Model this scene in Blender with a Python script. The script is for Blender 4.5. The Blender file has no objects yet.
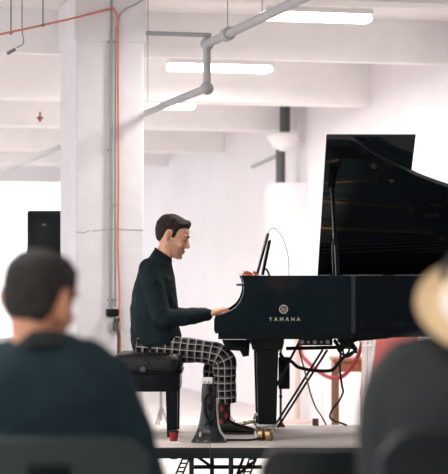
import bpy, bmesh, math, random
from mathutils import Vector, Matrix, noise
random.seed(7)
SC = bpy.context.scene
COL = SC.collection
PI = math.pi
V = Vector

# ------------------------------------------------------------------ camera, sky, exposure
F, HZ, CZ = 2016.0, 275.0, 1.35          # focal length in pixels, horizon row, camera height
cam = bpy.data.cameras.new('camera'); cam_o = bpy.data.objects.new('camera', cam); COL.objects.link(cam_o)
cam.sensor_fit = 'HORIZONTAL'; cam.sensor_width = 36; cam.lens = F * 36 / 448
cam.shift_y = (HZ - 237) / 448
cam.clip_start = .1; cam.clip_end = 200
cam_o.location = (0, 0, CZ); cam_o.rotation_euler = (PI / 2, 0, 0)
cam.dof.use_dof = True; cam.dof.focus_distance = 12.2; cam.dof.aperture_fstop = 3.6
SC.camera = cam_o
SC.view_settings.view_transform = 'Standard'; SC.view_settings.look = 'None'
SC.view_settings.gamma = 1; SC.view_settings.exposure = 0.18
try: SC.view_settings.use_curve_mapping = False
except Exception: pass
w = bpy.data.worlds.new('sky'); SC.world = w; w.use_nodes = True
bg = w.node_tree.nodes['Background']; bg.inputs[0].default_value = (.93, .97, 1, 1); bg.inputs[1].default_value = 2.5
LAMP_W = 56.0

def P(px, py, Y): return V(((px - 224) * Y / F, Y, CZ - (py - HZ) * Y / F))
DECK = .35
TH = math.radians(14); CU, SU = math.cos(TH), math.sin(TH)
def R(a, b, z=0): return V((a * CU - b * SU, a * SU + b * CU, z))     # room grid -> world

# ------------------------------------------------------------------ materials
def lin(c): return tuple(((x / 255) / 12.92 if x / 255 <= .04045 else ((x / 255 + .055) / 1.055) ** 2.4) for x in c)
def mat(name, rgb, rough=.5, metal=0, var=.0, vscale=8, bump=0, bscale=30, coat=0, spec=None, stretch=None):
    m = bpy.data.materials.new(name); m.use_nodes = True; nt = m.node_tree; b = nt.nodes['Principled BSDF']
    c = lin(rgb); b.inputs['Base Color'].default_value = (*c, 1); b.inputs['Roughness'].default_value = rough
    b.inputs['Metallic'].default_value = metal
    if coat: b.inputs['Coat Weight'].default_value = coat; b.inputs['Coat Roughness'].default_value = .03
    if spec is not None: b.inputs['Specular IOR Level'].default_value = spec
    tc = nt.nodes.new('ShaderNodeTexCoord'); src = tc.outputs['Object']
    if stretch:
        mp = nt.nodes.new('ShaderNodeMapping'); mp.inputs['Scale'].default_value = stretch
        nt.links.new(src, mp.inputs[0]); src = mp.outputs[0]
    if var:
        n = nt.nodes.new('ShaderNodeTexNoise'); n.inputs['Scale'].default_value = vscale; n.inputs['Detail'].default_value = 6
        n.inputs['Roughness'].default_value = .65
        r = nt.nodes.new('ShaderNodeValToRGB')
        r.color_ramp.elements[0].position = .3; r.color_ramp.elements[1].position = .7
        r.color_ramp.elements[0].color = (*[x * (1 - var) for x in c], 1)
        r.color_ramp.elements[1].color = (*[min(1, x * (1 + var * .6)) for x in c], 1)
        nt.links.new(src, n.inputs['Vector']); nt.links.new(n.outputs[0], r.inputs[0]); nt.links.new(r.outputs[0], b.inputs['Base Color'])
    if bump:
        n = nt.nodes.new('ShaderNodeTexNoise'); n.inputs['Scale'].default_value = bscale; n.inputs['Detail'].default_value = 5
        bu = nt.nodes.new('ShaderNodeBump'); bu.inputs['Strength'].default_value = bump; bu.inputs['Distance'].default_value = .02
        nt.links.new(src, n.inputs['Vector']); nt.links.new(n.outputs[0], bu.inputs['Height']); nt.links.new(bu.outputs[0], b.inputs['Normal'])
    return m
def emis(name, rgb, s):
    m = mat(name, rgb); b = m.node_tree.nodes['Principled BSDF']
    b.inputs['Emission Color'].default_value = (*lin(rgb), 1); b.inputs['Emission Strength'].default_value = s
    return m
M = dict(
    wall=mat('white_painted_wall', (230, 225, 227), .8, var=.04, vscale=1.6, bump=.08, bscale=10),
    beam=mat('white_painted_beam', (246, 243, 242), .8, var=.07, vscale=2.2, bump=.1, bscale=8),
    ceil=mat('white_painted_ceiling', (240, 236, 235), .85, var=.08, vscale=2, bump=.3, bscale=9),
    column=mat('rough_white_column', (228, 225, 228), .8, var=.06, vscale=4, bump=.18, bscale=14),
    floor=mat('pale_concrete', (214, 207, 206), .6, var=.1, vscale=1.3),
    dim=mat('grey_plaster', (84, 88, 94), .9, var=.1, vscale=1),
    lacquer=mat('black_piano_lacquer', (19, 29, 34), .06, spec=.5),
    satin=mat('black_satin_wood', (12, 19, 21), .35, spec=.12),
    brass=mat('brass', (168, 146, 106), .38, 1), gold=mat('gold_iron_plate', (236, 186, 98), .35, .6),
    spruce=mat('spruce_soundboard', (48, 32, 20), .4, var=.15, vscale=10),
    steel=mat('steel', (170, 175, 178), .3, 1), chrome=mat('chrome', (200, 205, 208), .15, 1),
    ivory=mat('ivory_white', (235, 232, 225), .3), logo=mat('silver_inlay', (196, 186, 170), .45, .3),
    felt=mat('dark_felt', (60, 20, 24), .9),
    leather=mat('black_leather', (16, 21, 23), .42, spec=.3, var=.2, vscale=20, bump=.3, bscale=70),
    deck=mat('worn_plywood', (216, 205, 198), .7, var=.2, vscale=5, stretch=(1, 9, 9)),
    deckedge=mat('dark_green_steel', (20, 28, 30), .5, spec=.2, var=.2), 
    skin=mat('skin', (224, 170, 142), .5, var=.05, vscale=30), skin2=mat('skin_tan', (196, 138, 108), .5, var=.06, vscale=20),
    stub=mat('stubbled_skin', (198, 150, 127), .6, var=.2, vscale=220), lip=mat('lips', (186, 124, 108), .5),
    hair=mat('dark_brown_hair', (48, 40, 36), .6, spec=.15, var=.5, vscale=60, bump=.8, bscale=120, stretch=(1, 1, .35)),
    hair2=mat('dark_greying_hair', (58, 55, 53), .7, spec=.1, var=.5, vscale=50, bump=.8, bscale=110),
    shirt=mat('black_cotton_shirt', (27, 39, 42), .8, spec=.12, var=.25, vscale=7, bump=.5, bscale=16),
    jacket=mat('dark_navy_jacket', (35, 50, 56), .85, spec=.1, var=.2, vscale=5, bump=.4, bscale=12),
    puffer=mat('charcoal_jacket', (48, 52, 53), .85, spec=.1, var=.25, vscale=4, bump=.4, bscale=9),
    trouser2=mat('dark_trousers', (28, 31, 36), .85, spec=.1),
    shoe=mat('black_leather_shoe', (16, 17, 18), .35, bump=.15, bscale=40), sole=mat('black_rubber', (14, 14, 15), .7),
    eye=mat('eye_white', (225, 220, 215), .3), brow=mat('eyebrow_hair', (38, 30, 27), .8),
    straw=mat('tan_straw', (218, 190, 150), .8, var=.12, vscale=60, bump=.4, bscale=150),
    whiteband=mat('white_cloth_band', (226, 222, 222), .8),
    plastic=mat('black_plastic', (14, 19, 21), .45, spec=.25), dkplastic=mat('charcoal_plastic', (47, 56, 57), .6, spec=.15, var=.06),
    gloss=mat('glossy_black_plastic', (16, 20, 22), .12, bump=.3, bscale=18),
    red=mat('red_paper', (140, 38, 38), .6, spec=.2), rope=mat('red_velvet', (140, 28, 42), .9, bump=.4, bscale=120),
    redcloth=mat('faded_red_upholstery', (186, 100, 94), .85, var=.1, vscale=9),
    wood=mat('brown_wood', (150, 98, 72), .5, var=.25, vscale=8, stretch=(1, 8, 8)), dkwood=mat('dark_brown_wood', (120, 80, 56), .55, var=.2),
    orange=mat('orange_cable_jacket', (206, 128, 102), .5), cable=mat('black_cable', (14, 16, 17), .5, spec=.2),
    brcable=mat('brown_cable', (88, 62, 50), .5), grey=mat('grey_conduit', (158, 160, 156), .5),
    pipe=mat('grey_painted_pipe', (172, 171, 173), .6, var=.1), dkgrey=mat('dark_grey_metal', (70, 72, 74), .5),
    whitemetal=mat('white_metal', (230, 226, 224), .5), post=mat('pale_bronze_post', (206, 186, 178), .45, .3),
    hang=mat('dull_grey_rod', (120, 118, 118), .6),
    unseen_door=mat('unseen_door_dark', (32, 36, 40), .5, spec=.3), lidgleam=mat('lid_edge_highlight', (40, 48, 49), .3),  # dark tone for the added out-of-view door; highlight tone for the lid edge
    leaf=mat('dry_orange_leaf', (204, 122, 74), .7, var=.25, vscale=40), rust=mat('rusty_brass', (130, 70, 56), .6),
    block=mat('wood_offcut', (128, 104, 84), .7, var=.2), coaster=mat('white_card', (232, 226, 222), .7),
    paleplate=mat('pale_steel_plate', (190, 186, 180), .4, .4),
)
gm = bpy.data.materials.new('window_glass'); gm.use_nodes = True; _n = gm.node_tree; _t = _n.nodes.new('ShaderNodeBsdfTransparent'); _g = _n.nodes.new('ShaderNodeBsdfGlossy'); _m = _n.nodes.new('ShaderNodeMixShader')
_g.inputs['Roughness'].default_value = .05; _m.inputs[0].default_value = .06; _n.links.new(_t.outputs[0], _m.inputs[1]); _n.links.new(_g.outputs[0], _m.inputs[2]); _n.links.new(_m.outputs[0], _n.nodes['Material Output'].inputs['Surface']); M['glass'] = gm
TUBE = emis('lit_tube', (255, 252, 246), 9.0)

def uvnodes(name):
    m = bpy.data.materials.new(name); m.use_nodes = True; nt = m.node_tree; b = nt.nodes['Principled BSDF']
    uv = nt.nodes.new('ShaderNodeTexCoord'); sp = nt.nodes.new('ShaderNodeSeparateXYZ'); nt.links.new(uv.outputs['UV'], sp.inputs[0])
    def mth(op, a, c=None):
        n = nt.nodes.new('ShaderNodeMath'); n.operation = op
        for i, x in enumerate((a, c)):
            if x is None: continue
            if isinstance(x, (int, float)): n.inputs[i].default_value = x
            else: nt.links.new(x, n.inputs[i])
        return n.outputs[0]
    def mix(f, a, c):
        n = nt.nodes.new('ShaderNodeMix'); n.data_type = 'RGBA'
        for s, x in ((0, f), (6, a), (7, c)):
            if isinstance(x, tuple): n.inputs[s].default_value = (*lin(x), 1)
            elif isinstance(x, (int, float)): n.inputs[s].default_value = x
            else: nt.links.new(x, n.inputs[s])
        return n.outputs[2]
    return m, nt, b, sp, mth, mix
def plaid():
    m, nt, b, sp, mth, mix = uvnodes('black_cream_plaid')
    def line(o, per, off, wd): return mth('LESS_THAN', mth('FRACT', mth('ADD', mth('DIVIDE', o, per), off)), wd)
    u, v = sp.outputs[0], sp.outputs[1]
    gu, gv = line(u, .045, .45, .4), line(v, .047, .45, .4)
    base = mix(mth('MULTIPLY', gu, .35), (17, 20, 22), (84, 82, 84))
    base = mix(mth('MULTIPLY', gv, .35), base, (84, 82, 84))
    lu, lv = line(u, .045, .1, .11), line(v, .047, .1, .11)
    lv2 = line(v, .094, .62, .03)
    c = mix(mth('MULTIPLY', lv2, .5), base, (190, 180, 174))
    c = mix(mth('MULTIPLY', mth('MAXIMUM', lu, lv), .62), c, (222, 212, 204))
    nt.links.new(c, b.inputs['Base Color']); b.inputs['Roughness'].default_value = .85; b.inputs['Specular IOR Level'].default_value = .1
    return m
def argyle():
    m, nt, b, sp, mth, mix = uvnodes('red_black_argyle')
    u, v = sp.outputs[0], sp.outputs[1]
    a = mth('FRACT', mth('ADD', mth('DIVIDE', u, .07), mth('DIVIDE', v, .085)))
    d = mth('FRACT', mth('SUBTRACT', mth('DIVIDE', u, .07), mth('DIVIDE', v, .085)))
    k = mth('MULTIPLY', mth('LESS_THAN', a, .55), mth('LESS_THAN', d, .55))
    c = mix(k, (30, 28, 30), (150, 44, 44)); nt.links.new(c, b.inputs['Base Color']); b.inputs['Roughness'].default_value = .9
    return m
M['plaid'] = plaid(); M['argyle'] = argyle()

# ------------------------------------------------------------------ mesh builder
def frames(pts, up=None):
    n = len(pts); T = []
    for i in range(n):
        a = pts[max(0, i - 1)]; c = pts[min(n - 1, i + 1)]; t = (c - a)
        T.append(t.normalized() if t.length > 1e-9 else V((0, 0, 1)))
    ref = V(up) if up else (V((0, 1, 0)) if abs(T[0].y) < .9 else V((1, 0, 0)))
    N = []; nn = (ref - T[0] * ref.dot(T[0])).normalized()
    for t in T:
        nn = (nn - t * nn.dot(t)).normalized(); N.append(nn)
    return T, N
class MB:
    def __init__(s): s.v = []; s.f = []; s.uv = []
    def add(s, vs, fs, uvs=None):
        k = len(s.v); s.v += [V(x) for x in vs]; s.f += [[k + i for i in f] for f in fs]
        s.uv += uvs if uvs else [None] * len(fs)
        return s
    def xf(s, M4): s.v = [M4 @ x for x in s.v]; return s
    def merge(s, o): return s.add(o.v, o.f, o.uv)
    def rings(s, rs, closed_loop=False, cap=True, per=None):
        n = len(rs[0]); vs = [p for r in rs for p in r]; fs = []; uvs = []
        L = [0]
        for i in range(1, len(rs)):
            ca = sum(rs[i - 1], V()) / n; cb = sum(rs[i], V()) / n; L.append(L[-1] + (cb - ca).length)
        peri = per or 1
        m = len(rs)
        for i in range(m if closed_loop else m - 1):
            i2 = (i + 1) % m
            for j in range(n):
                j2 = (j + 1) % n
                fs.append([i * n + j, i * n + j2, i2 * n + j2, i2 * n + j])
                l2 = L[i2] if i2 else L[-1]
                uvs.append([(j / n * peri, L[i]), ((j + 1) / n * peri, L[i]), ((j + 1) / n * peri, l2), (j / n * peri, l2)])
        if cap and not closed_loop:
            fs.append(list(range(n))[::-1]); uvs.append(None); fs.append([(m - 1) * n + j for j in range(n)]); uvs.append(None)
        return s.add(vs, fs, uvs)
    def tube(s, pts, rad, seg=12, up=None, round_ends=False, cap=True, flat=1.0, per=None):
        """rad: number or list (number or (rn, rb) along the frame normal / binormal)"""
        pts = [V(p) for p in pts]; n = len(pts)
        if not isinstance(rad, (list, tuple)): rad = [rad] * n
        rad = [r if isinstance(r, (list, tuple)) else (r, r * flat) for r in rad]
        T, N = frames(pts, up)
        if round_ends:
            p2, r2, T2, N2 = [], [], [], []
            for k in (85, 65, 40, 18):
                a = math.radians(k); p2.append(pts[0] - T[0] * min(rad[0]) * math.sin(a)); r2.append((rad[0][0] * math.cos(a), rad[0][1] * math.cos(a))); T2.append(T[0]); N2.append(N[0])
            p2 += pts; r2 += rad; T2 += T; N2 += N
            for k in (18, 40, 65, 85):
                a = math.radians(k); p2.append(pts[-1] + T[-1] * min(rad[-1]) * math.sin(a)); r2.append((rad[-1][0] * math.cos(a), rad[-1][1] * math.cos(a))); T2.append(T[-1]); N2.append(N[-1])
            pts, rad, T, N = p2, r2, T2, N2
        rs = []
        for p, r, t, nn in zip(pts, rad, T, N):
            b = t.cross(nn)
            rs.append([p + nn * (r[0] * math.cos(2 * PI * j / seg)) + b * (r[1] * math.sin(2 * PI * j / seg)) for j in range(seg)])
        return s.rings(rs, cap=cap, per=per)
    def ball(s, c, r, M3=None, nu=14, nv=9):
        r = (r, r, r) if not isinstance(r, (tuple, list)) else r
        rs = []
        for i in range(nv):
            a = -PI / 2 + PI * (i + .5) / nv if 0 < i < nv - 1 else (-PI / 2 + .08 if i == 0 else PI / 2 - .08)
            ring = []
            for j in range(nu):
                b = 2 * PI * j / nu
                p = V((r[0] * math.cos(a) * math.cos(b), r[1] * math.cos(a) * math.sin(b), r[2] * math.sin(a)))
                ring.append(V(c) + (M3 @ p if M3 else p))
            rs.append(ring)
        return s.rings(rs)
    def box(s, lo, hi, bev=0, M4=None):
        lo = V(lo); hi = V(hi)
        lo, hi = V([min(a, b) for a, b in zip(lo, hi)]), V([max(a, b) for a, b in zip(lo, hi)])
        bm = bmesh.new(); bmesh.ops.create_cube(bm, size=1)
        d = hi - lo; c = (hi + lo) / 2
        for v in bm.verts: v.co = V((v.co.x * d.x, v.co.y * d.y, v.co.z * d.z)) + c
        if bev: bmesh.ops.bevel(bm, geom=bm.edges[:], offset=min(bev, min(d) * .45), segments=2, affect='EDGES', profile=.5)
        bm.verts.index_update()
        vs = [(M4 @ v.co) if M4 else v.co.copy() for v in bm.verts]; fs = [[v.index for v in f.verts] for f in bm.faces]; bm.free()
        return s.add(vs, fs)
    def beam(s, a, b, wd, ht, bev=0, up=(0, 0, 1)):
        a, b = V(a), V(b); t = (b - a); L = t.length; t.normalize()
        u = V(up); 
        if abs(t.dot(u)) > .95: u = V((0, 1, 0))
        x = t.cross(u).normalized(); u = x.cross(t)
        M4 = Matrix(((x.x, t.x, u.x, a.x), (x.y, t.y, u.y, a.y), (x.z, t.z, u.z, a.z), (0, 0, 0, 1)))
        return s.box((-wd / 2, 0, -ht / 2), (wd / 2, L, ht / 2), bev, M4)
    def prism(s, poly, d, bev=0):
        """poly: planar list of 3-D points, d: extrusion vector"""
        bm = bmesh.new(); vs = [bm.verts.new(p) for p in poly]; f = bm.faces.new(vs)
        r = bmesh.ops.extrude_face_region(bm, geom=[f])
        for e in r['geom']:
            if isinstance(e, bmesh.types.BMVert): e.co += V(d)
        if bev: bmesh.ops.bevel(bm, geom=[e for e in bm.edges if len(e.link_faces) == 2 and e.calc_face_angle(0) > .5], offset=bev, segments=2, affect='EDGES', profile=.5)
        bmesh.ops.recalc_face_normals(bm, faces=bm.faces[:]); bm.verts.index_update()
        o = [v.co.copy() for v in bm.verts]; fs = [[v.index for v in f.verts] for f in bm.faces]; bm.free()
        return s.add(o, fs)
    def lathe(s, prof, c=(0, 0, 0), seg=20, sx=1, sy=1):
        return s.rings([[V(c) + V((r * sx * math.cos(2 * PI * j / seg), r * sy * math.sin(2 * PI * j / seg), z)) for j in range(seg)] for r, z in prof])
def spline(pts, n=8):
    pts = [V(p) for p in pts]; out = []
    for i in range(len(pts) - 1):
        p0, p1, p2, p3 = pts[max(0, i - 1)], pts[i], pts[i + 1], pts[min(len(pts) - 1, i + 2)]
        for k in range(n):
            t = k / n
            out.append(.5 * ((2 * p1) + (p2 - p0) * t + (2 * p0 - 5 * p1 + 4 * p2 - p3) * t * t + (3 * p1 - p0 - 3 * p2 + p3) * t ** 3))
    return out + [pts[-1]]
WL = {}
def tag(o, label=None, cat=None, group=None, kind=None):
    if label: o['label'] = label
    if cat: o['category'] = cat
    if group: o['group'] = group
    if kind: o['kind'] = kind
    return o
def thing(name, loc, label, cat, group=None):
    o = bpy.data.objects.new(name, None); COL.objects.link(o); o.location = V(loc); o.empty_display_size = .05
    WL[o.name] = V(loc); return tag(o, label, cat, group)
def mesh_of(mb, name, origin):
    me = bpy.data.meshes.new(name); me.from_pydata([tuple(p - origin) for p in mb.v], [], mb.f)
    if any(mb.uv):
        ul = me.uv_layers.new(name='UVMap'); k = 0
        for f, u in zip(mb.f, mb.uv):
            for i in range(len(f)):
                ul.data[k].uv = u[i] if u else (0, 0); k += 1
    me.validate(); bm = bmesh.new(); bm.from_mesh(me); bmesh.ops.recalc_face_normals(bm, faces=bm.faces[:]); bm.to_mesh(me); bm.free()
    return me
def obj(name, mb, m, parent=None, smooth=True, origin=None, angle=35):
    if origin is None: origin = WL[parent.name] if parent else sum(mb.v, V()) / len(mb.v)
    origin = V(origin)
    me = mesh_of(mb, name, origin); o = bpy.data.objects.new(name, me); COL.objects.link(o)
    me.materials.append(M[m] if isinstance(m, str) else m)
    if parent: o.parent = parent; o.location = origin - WL[parent.name]
    else: o.location = origin
    WL[o.name] = origin
    if smooth:
        for p in me.polygons: p.use_smooth = True
        me.set_sharp_from_angle(angle=math.radians(angle))
    return o
def bake(o):
    dg = bpy.context.evaluated_depsgraph_get(); dg.update()
    me = bpy.data.meshes.new_from_object(o.evaluated_get(dg)); old = o.data; mats = [x for x in old.materials]
    o.modifiers.clear(); o.data = me
    if not me.materials:
        for x in mats: me.materials.append(x)
    for p in me.polygons: p.use_smooth = True
    return o
def weld(o, vox, smooth=4, disp=0, dscale=.2):
    r = o.modifiers.new('r', 'REMESH'); r.mode = 'VOXEL'; r.voxel_size = vox; r.use_smooth_shade = True
    s = o.modifiers.new('s', 'SMOOTH'); s.iterations = smooth; s.factor = .5
    bake(o)
    if disp:
        me = o.data; ns = [v.normal.copy() for v in me.vertices]
        for v, nn in zip(me.vertices, ns):
            p = v.co / dscale
            k = noise.fractal(p, 1.0, 2.0, 3) + .6 * (1 - abs(noise.noise(p * 1.7)) * 2.5)
            v.co += nn * disp * k
    return o
def struct(name, mb, m): return tag(obj(name, mb, m, smooth=False), kind='structure')
def single(name, mb, m, label, cat, group=None, **k): return tag(obj(name, mb, m, **k), label, cat, group)
def rbox(a0, a1, b0, b1, z0, z1, mb=None, bev=0):
    mb = mb or MB(); M4 = Matrix.Rotation(TH, 4, 'Z'); return mb.box((a0, b0, z0), (a1, b1, z1), bev, M4)

# ------------------------------------------------------------------ the room
WA = 5.37; CEIL = 3.27; BN, BF = -5, 27
struct('floor', rbox(-7, WA, BN, BF, -.1, 0), 'floor')
struct('ceiling', rbox(-7, WA, BN, BF, CEIL, CEIL + .15), 'ceil')
struct('wall_right', rbox(WA, WA + .2, BN, BF, 0, CEIL), 'wall')
wf = rbox(4.66, WA, BF, BF + .2, 0, CEIL)
rbox(-7, 4.66, BF, BF + .2, 0, .5, wf); rbox(-7, 4.66, BF, BF + .2, 2.6, CEIL, wf); rbox(-7, -3, BF, BF + .2, .5, 2.6, wf)
struct('wall_far', wf, 'wall')
wn = thing('window_1', R(.83, BF + .1, .5), None, None); wn['kind'] = 'structure'
for a0_ in (-3, -1.085, .83, 2.745): obj('pane', rbox(a0_, a0_ + 1.915, BF + .09, BF + .1, .5, 2.6), 'glass', wn, smooth=False)
for a0_ in (-1.085, .83): obj('mullion', rbox(a0_ - .025, a0_ + .025, BF + .05, BF + .15, .5, 2.6), 'whitemetal', wn, smooth=False)
dr = thing('unseen_door_1', R(WA, 10.75, 0), None, None); dr['kind'] = 'structure'  # added door out of view, giving the piano's bent side something dark to reflect
obj('unseen_door_leaf', rbox(WA - .03, WA, 10.2, 11.3, 0, 2.1), 'unseen_door', dr, smooth=False)
for b_ in (10.13, 11.3): obj('unseen_door_frame', rbox(WA - .05, WA, b_, b_ + .07, 0, 2.17), 'unseen_door', dr, smooth=False)
obj('unseen_door_frame', rbox(WA - .05, WA, 10.2, 11.3, 2.1, 2.17), 'unseen_door', dr, smooth=False)
obj('unseen_door_handle', MB().tube([R(WA - .09, 11.2, 1.02), R(WA - .09, 11.08, 1.02)], .012, 10).tube([R(WA - .09, 11.2, 1.02), R(WA - .03, 11.2, 1.02)], .01, 8), 'steel', dr)
struct('wall_back', rbox(-7, WA, BN - .2, BN, 0, CEIL), 'dim')
wl = MB(); rbox(-7.2, -7, BN, BF, 0, .7, wl); rbox(-7.2, -7, BN, BF, 2.95, CEIL, wl)
for k in range(9): rbox(-7.2, -7, BN + k * 3.95, BN + k * 3.95 + .4, .7, 2.95, wl)
struct('wall_left', wl, 'wall')
for b0, wd, zb in ((12.0, .25, 3.06), (14.43, .12, 2.95), (16.39, .3, 2.8), (18.66, .3, 2.74), (21.55, .3, 2.7), (24.4, .3, 2.7), (8.6, .25, 3.04)):
    struct('ceiling_beam', rbox(-7, WA, b0, b0 + wd, zb, CEIL), 'beam')
FLc = V((-1.0094, 13.75, 0)); Uv, Vv = V((CU, SU, 0)), V((-SU, CU, 0))
def colpt(px, z, off=.01):
    t = 0
    r = (px - 224) / F; t = (r * FLc.y - FLc.x) / (CU - r * SU)
    p = FLc + Uv * t - Vv * off; return V((p.x, p.y, z))
def zcol(py): return CZ - (py - HZ) * 13.8 / F
cm = MB(); M4c = Matrix.Translation(FLc) @ Matrix.Rotation(TH, 4, 'Z')
cm.box((0, 0, 0), (.473, .66, CEIL), .012, M4c); cm.box((-.012, -.012, zcol(42)), (.485, .67, CEIL), .01, M4c)
struct('column', cm, 'column')
cr = MB()
for a, b in (((76, 232), (84, 233)), ((84, 233), (90, 230)), ((92, 231), (112, 229)), ((112, 229), (143, 230))):
    cr.tube([colpt(a[0], zcol(a[1]), .0), colpt(b[0], zcol(b[1]), .0)], .003, 5)
struct('trim_1', cr, 'grey')
# boxed-in pier with a rain-hopper on the right wall
pb = (19.3 - .0)
def wallpt(px, z, off=0):     # a point on the right wall seen in column px
    r = (px - 224) / F; Y = 5.536 / (r + .2493); p = V((r * Y, Y, z)); return p - Uv * off
pw = wallpt(302, 0)
bb = -pw.x * SU + pw.y * CU
struct('trim_2', rbox(WA - .28, WA, bb - .18, bb + .3, 0, 2.22), 'wall')
# tubes under the ceiling
def lamp(px0, px1, py, b, label, k=1.0):
    pts = []
    for px in (px0, px1):
        r = (px - 224) / F; Y = b / (CU - r * SU); pts.append(P(px, py, Y))
    z = (pts[0].z + pts[1].z) / 2; pts[0].z = pts[1].z = z; c = (pts[0] + pts[1]) / 2
    t = thing('fluorescent_lamp', (c.x, c.y, z), label, 'lamp', 'fluorescent lamps between the beams')
    obj('diffuser', MB().beam(pts[0] - V((0, 0, .035)), pts[1] - V((0, 0, .035)), .14, .05, .02), TUBE, t)
    obj('housing', MB().beam(pts[0] + V((0, 0, .01)), pts[1] + V((0, 0, .01)), .16, .04, .008), 'whitemetal', t)
    for k in (.15, .85):
        p = pts[0].lerp(pts[1], k); obj('hanger', MB().tube([p + V((0, 0, .03)), V((p.x, p.y, CEIL))], .006, 6), 'whitemetal', t)
    li = bpy.data.lights.new('tube_light', 'AREA'); li.shape = 'RECTANGLE'; li.size = (pts[1] - pts[0]).length; li.size_y = .14
    li.energy = LAMP_W * k; li.color = (1, .97, .93)
    lo = bpy.data.objects.new('tube_light', li); COL.objects.link(lo); lo.parent = t; lo.location = (0, 0, -.07); lo.rotation_euler = (0, 0, TH)
lamp(262, 370, 12.5, 12.95, 'long lit fluorescent lamp highest and nearest, above the raised piano lid', .1)
lamp(168, 271, 64, 15.3, 'lit fluorescent lamp half hidden behind the second beam, left of the nearest lamp', .7)
lamp(138, 194, 102, 17.2, 'small far lit fluorescent lamp beside the column under the pipe')
for (a, b) in ((-2.5, 10.5), (.2, 10.5), (-2.5, 6.5), (.2, 6.5), (-2.5, 2.5), (.2, 2.5), (1.2, 19.9), (1.2, 23.2)):  # added lamps out of view: fill over the audience and in the far bays
    if True:
        p = R(a, b, 2.98); t = thing('fluorescent_lamp', p, 'added unseen fluorescent lamp over the audience' if b < 15 else 'added unseen fluorescent lamp brightening the far bays', 'lamp', 'added unseen lamps over the audience' if b < 15 else 'added unseen lamps in the far bays')
        e0, e1 = p - Uv * .6, p + Uv * .6
        obj('diffuser', MB().beam(e0 - V((0, 0, .035)), e1 - V((0, 0, .035)), .14, .05, .02), TUBE, t)
        obj('housing', MB().beam(e0 + V((0, 0, .01)), e1 + V((0, 0, .01)), .16, .04, .008), 'whitemetal', t)
        for k in (.15, .85): obj('hanger', MB().tube([e0.lerp(e1, k) + V((0, 0, .03)), V((*e0.lerp(e1, k).xy, CEIL))], .006, 6), 'whitemetal', t)
        li = bpy.data.lights.new('tube_light', 'AREA'); li.shape = 'RECTANGLE'; li.size = 1.2; li.size_y = .14; li.energy = LAMP_W * (.8 if b < 15 else 1.3); li.color = (1, .97, .93)
        lo = bpy.data.objects.new('tube_light', li); COL.objects.link(lo); lo.parent = t; lo.location = (0, 0, -.07); lo.rotation_euler = (0, 0, TH)

# ------------------------------------------------------------------ pipes, conduits, cables on column and ceiling
def pz(px, py, Y): return P(px, py, Y)
a0 = pz(318, -9, 9.95); a1 = pz(207, 44, 12.3); a2 = pz(207, 88, 12.3); a3 = pz(144, 113.5, 14.2)
dirn = (a3 - a2).normalized(); a4 = a2 + dirn * 14
t = thing('sprinkler_pipe', a1, 'grey stepped sprinkler pipe dropping an elbow between the beams and passing behind the column', 'pipe')
obj('pipe_run', MB().tube([a0, a1], .026, 12), 'pipe', t); obj('drop', MB().tube([a1 + V((0, 0, .02)), a2 - V((0, 0, .02))], .024, 12), 'pipe', t)
obj('pipe_run', MB().tube([a2, a4], .024, 12), 'pipe', t)
obj('elbow', MB().ball(a1, .042), 'pipe', t); obj('elbow', MB().ball(a2, .042), 'pipe', t)
c1 = a1.lerp(a0, .22)
obj('clamp', MB().tube([c1 - dirn * .05, c1 + dirn * .05], .04, 12), 'pipe', t)
c2 = a1.lerp(a0, .55); c3 = a2.lerp(a4, .13)
for q in (c2, c1, c3): obj('hanger', MB().tube([q, V((q.x, q.y, CEIL))], .004, 6), 'pipe', t)
q0 = a1 + V((-.005, .0, .055)); q1 = q0 - Uv * .375
single('branch_pipe', MB().tube([q0 + Uv * .03, q1], .014, 10), 'pipe', 'thin grey branch pipe running level from the stepped pipe to the column', 'pipe')
p0 = wallpt(304, 0, .2)
t = thing('rainwater_pipe', (p0.x, p0.y, 2.2), 'white hopper and dark pipe on top of the boxed pier, right wall', 'pipe')
obj('hopper', MB().lathe([(.05, 2.52), (.12, 2.58), (.13, 2.62), (.16, 2.64), (.16, 2.68), (.1, 2.7)], (p0.x - .0, p0.y, 0), 18), 'beam', t)
obj('pipe', MB().tube([(p0.x - .03, p0.y, 2.22), (p0.x - .03, p0.y, 2.54)], .045, 12), 'dkgrey', t)
obj('pipe', MB().tube([(p0.x + .01, p0.y, 2.68), (p0.x + .01, p0.y, 3.14)], .05, 12), 'dkgrey', t)
obj('side_pipe', MB().tube([(p0.x - .02, p0.y, 2.5), P(252, 167, p0.y + .2)], .02, 10), 'grey', t)
# conduit, orange lead, outlets
t = thing('conduit', colpt(109, zcol(305)), 'grey conduit running up the front of the white column', 'conduit')
obj('tube', MB().tube([colpt(109, zcol(307), .016), colpt(110, zcol(60), .016), colpt(111, CEIL - .002, .02)], .008, 8), 'grey', t)
for y in (300, 150, 42): obj('clip', MB().beam(colpt(107, zcol(y), .010), colpt(111.5, zcol(y), .010), .018, .016), 'grey', t)
t = thing('conduit', colpt(114.5, zcol(305)), 'second thin pale conduit beside the orange cable on the column', 'conduit')
obj('tube', MB().tube(spline([colpt(114.6, zcol(307), .013), colpt(115, zcol(60), .013), colpt(117, zcol(25), .02), colpt(121, zcol(12), .03), colpt(136, zcol(3), .05), colpt(150, zcol(-6), .05)], 5), .006, 8), 'grey', t)
for y in (300, 205, 42): obj('clip', MB().beam(colpt(113, zcol(y), .009), colpt(116.2, zcol(y), .009), .012, .014), 'grey', t)
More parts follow.
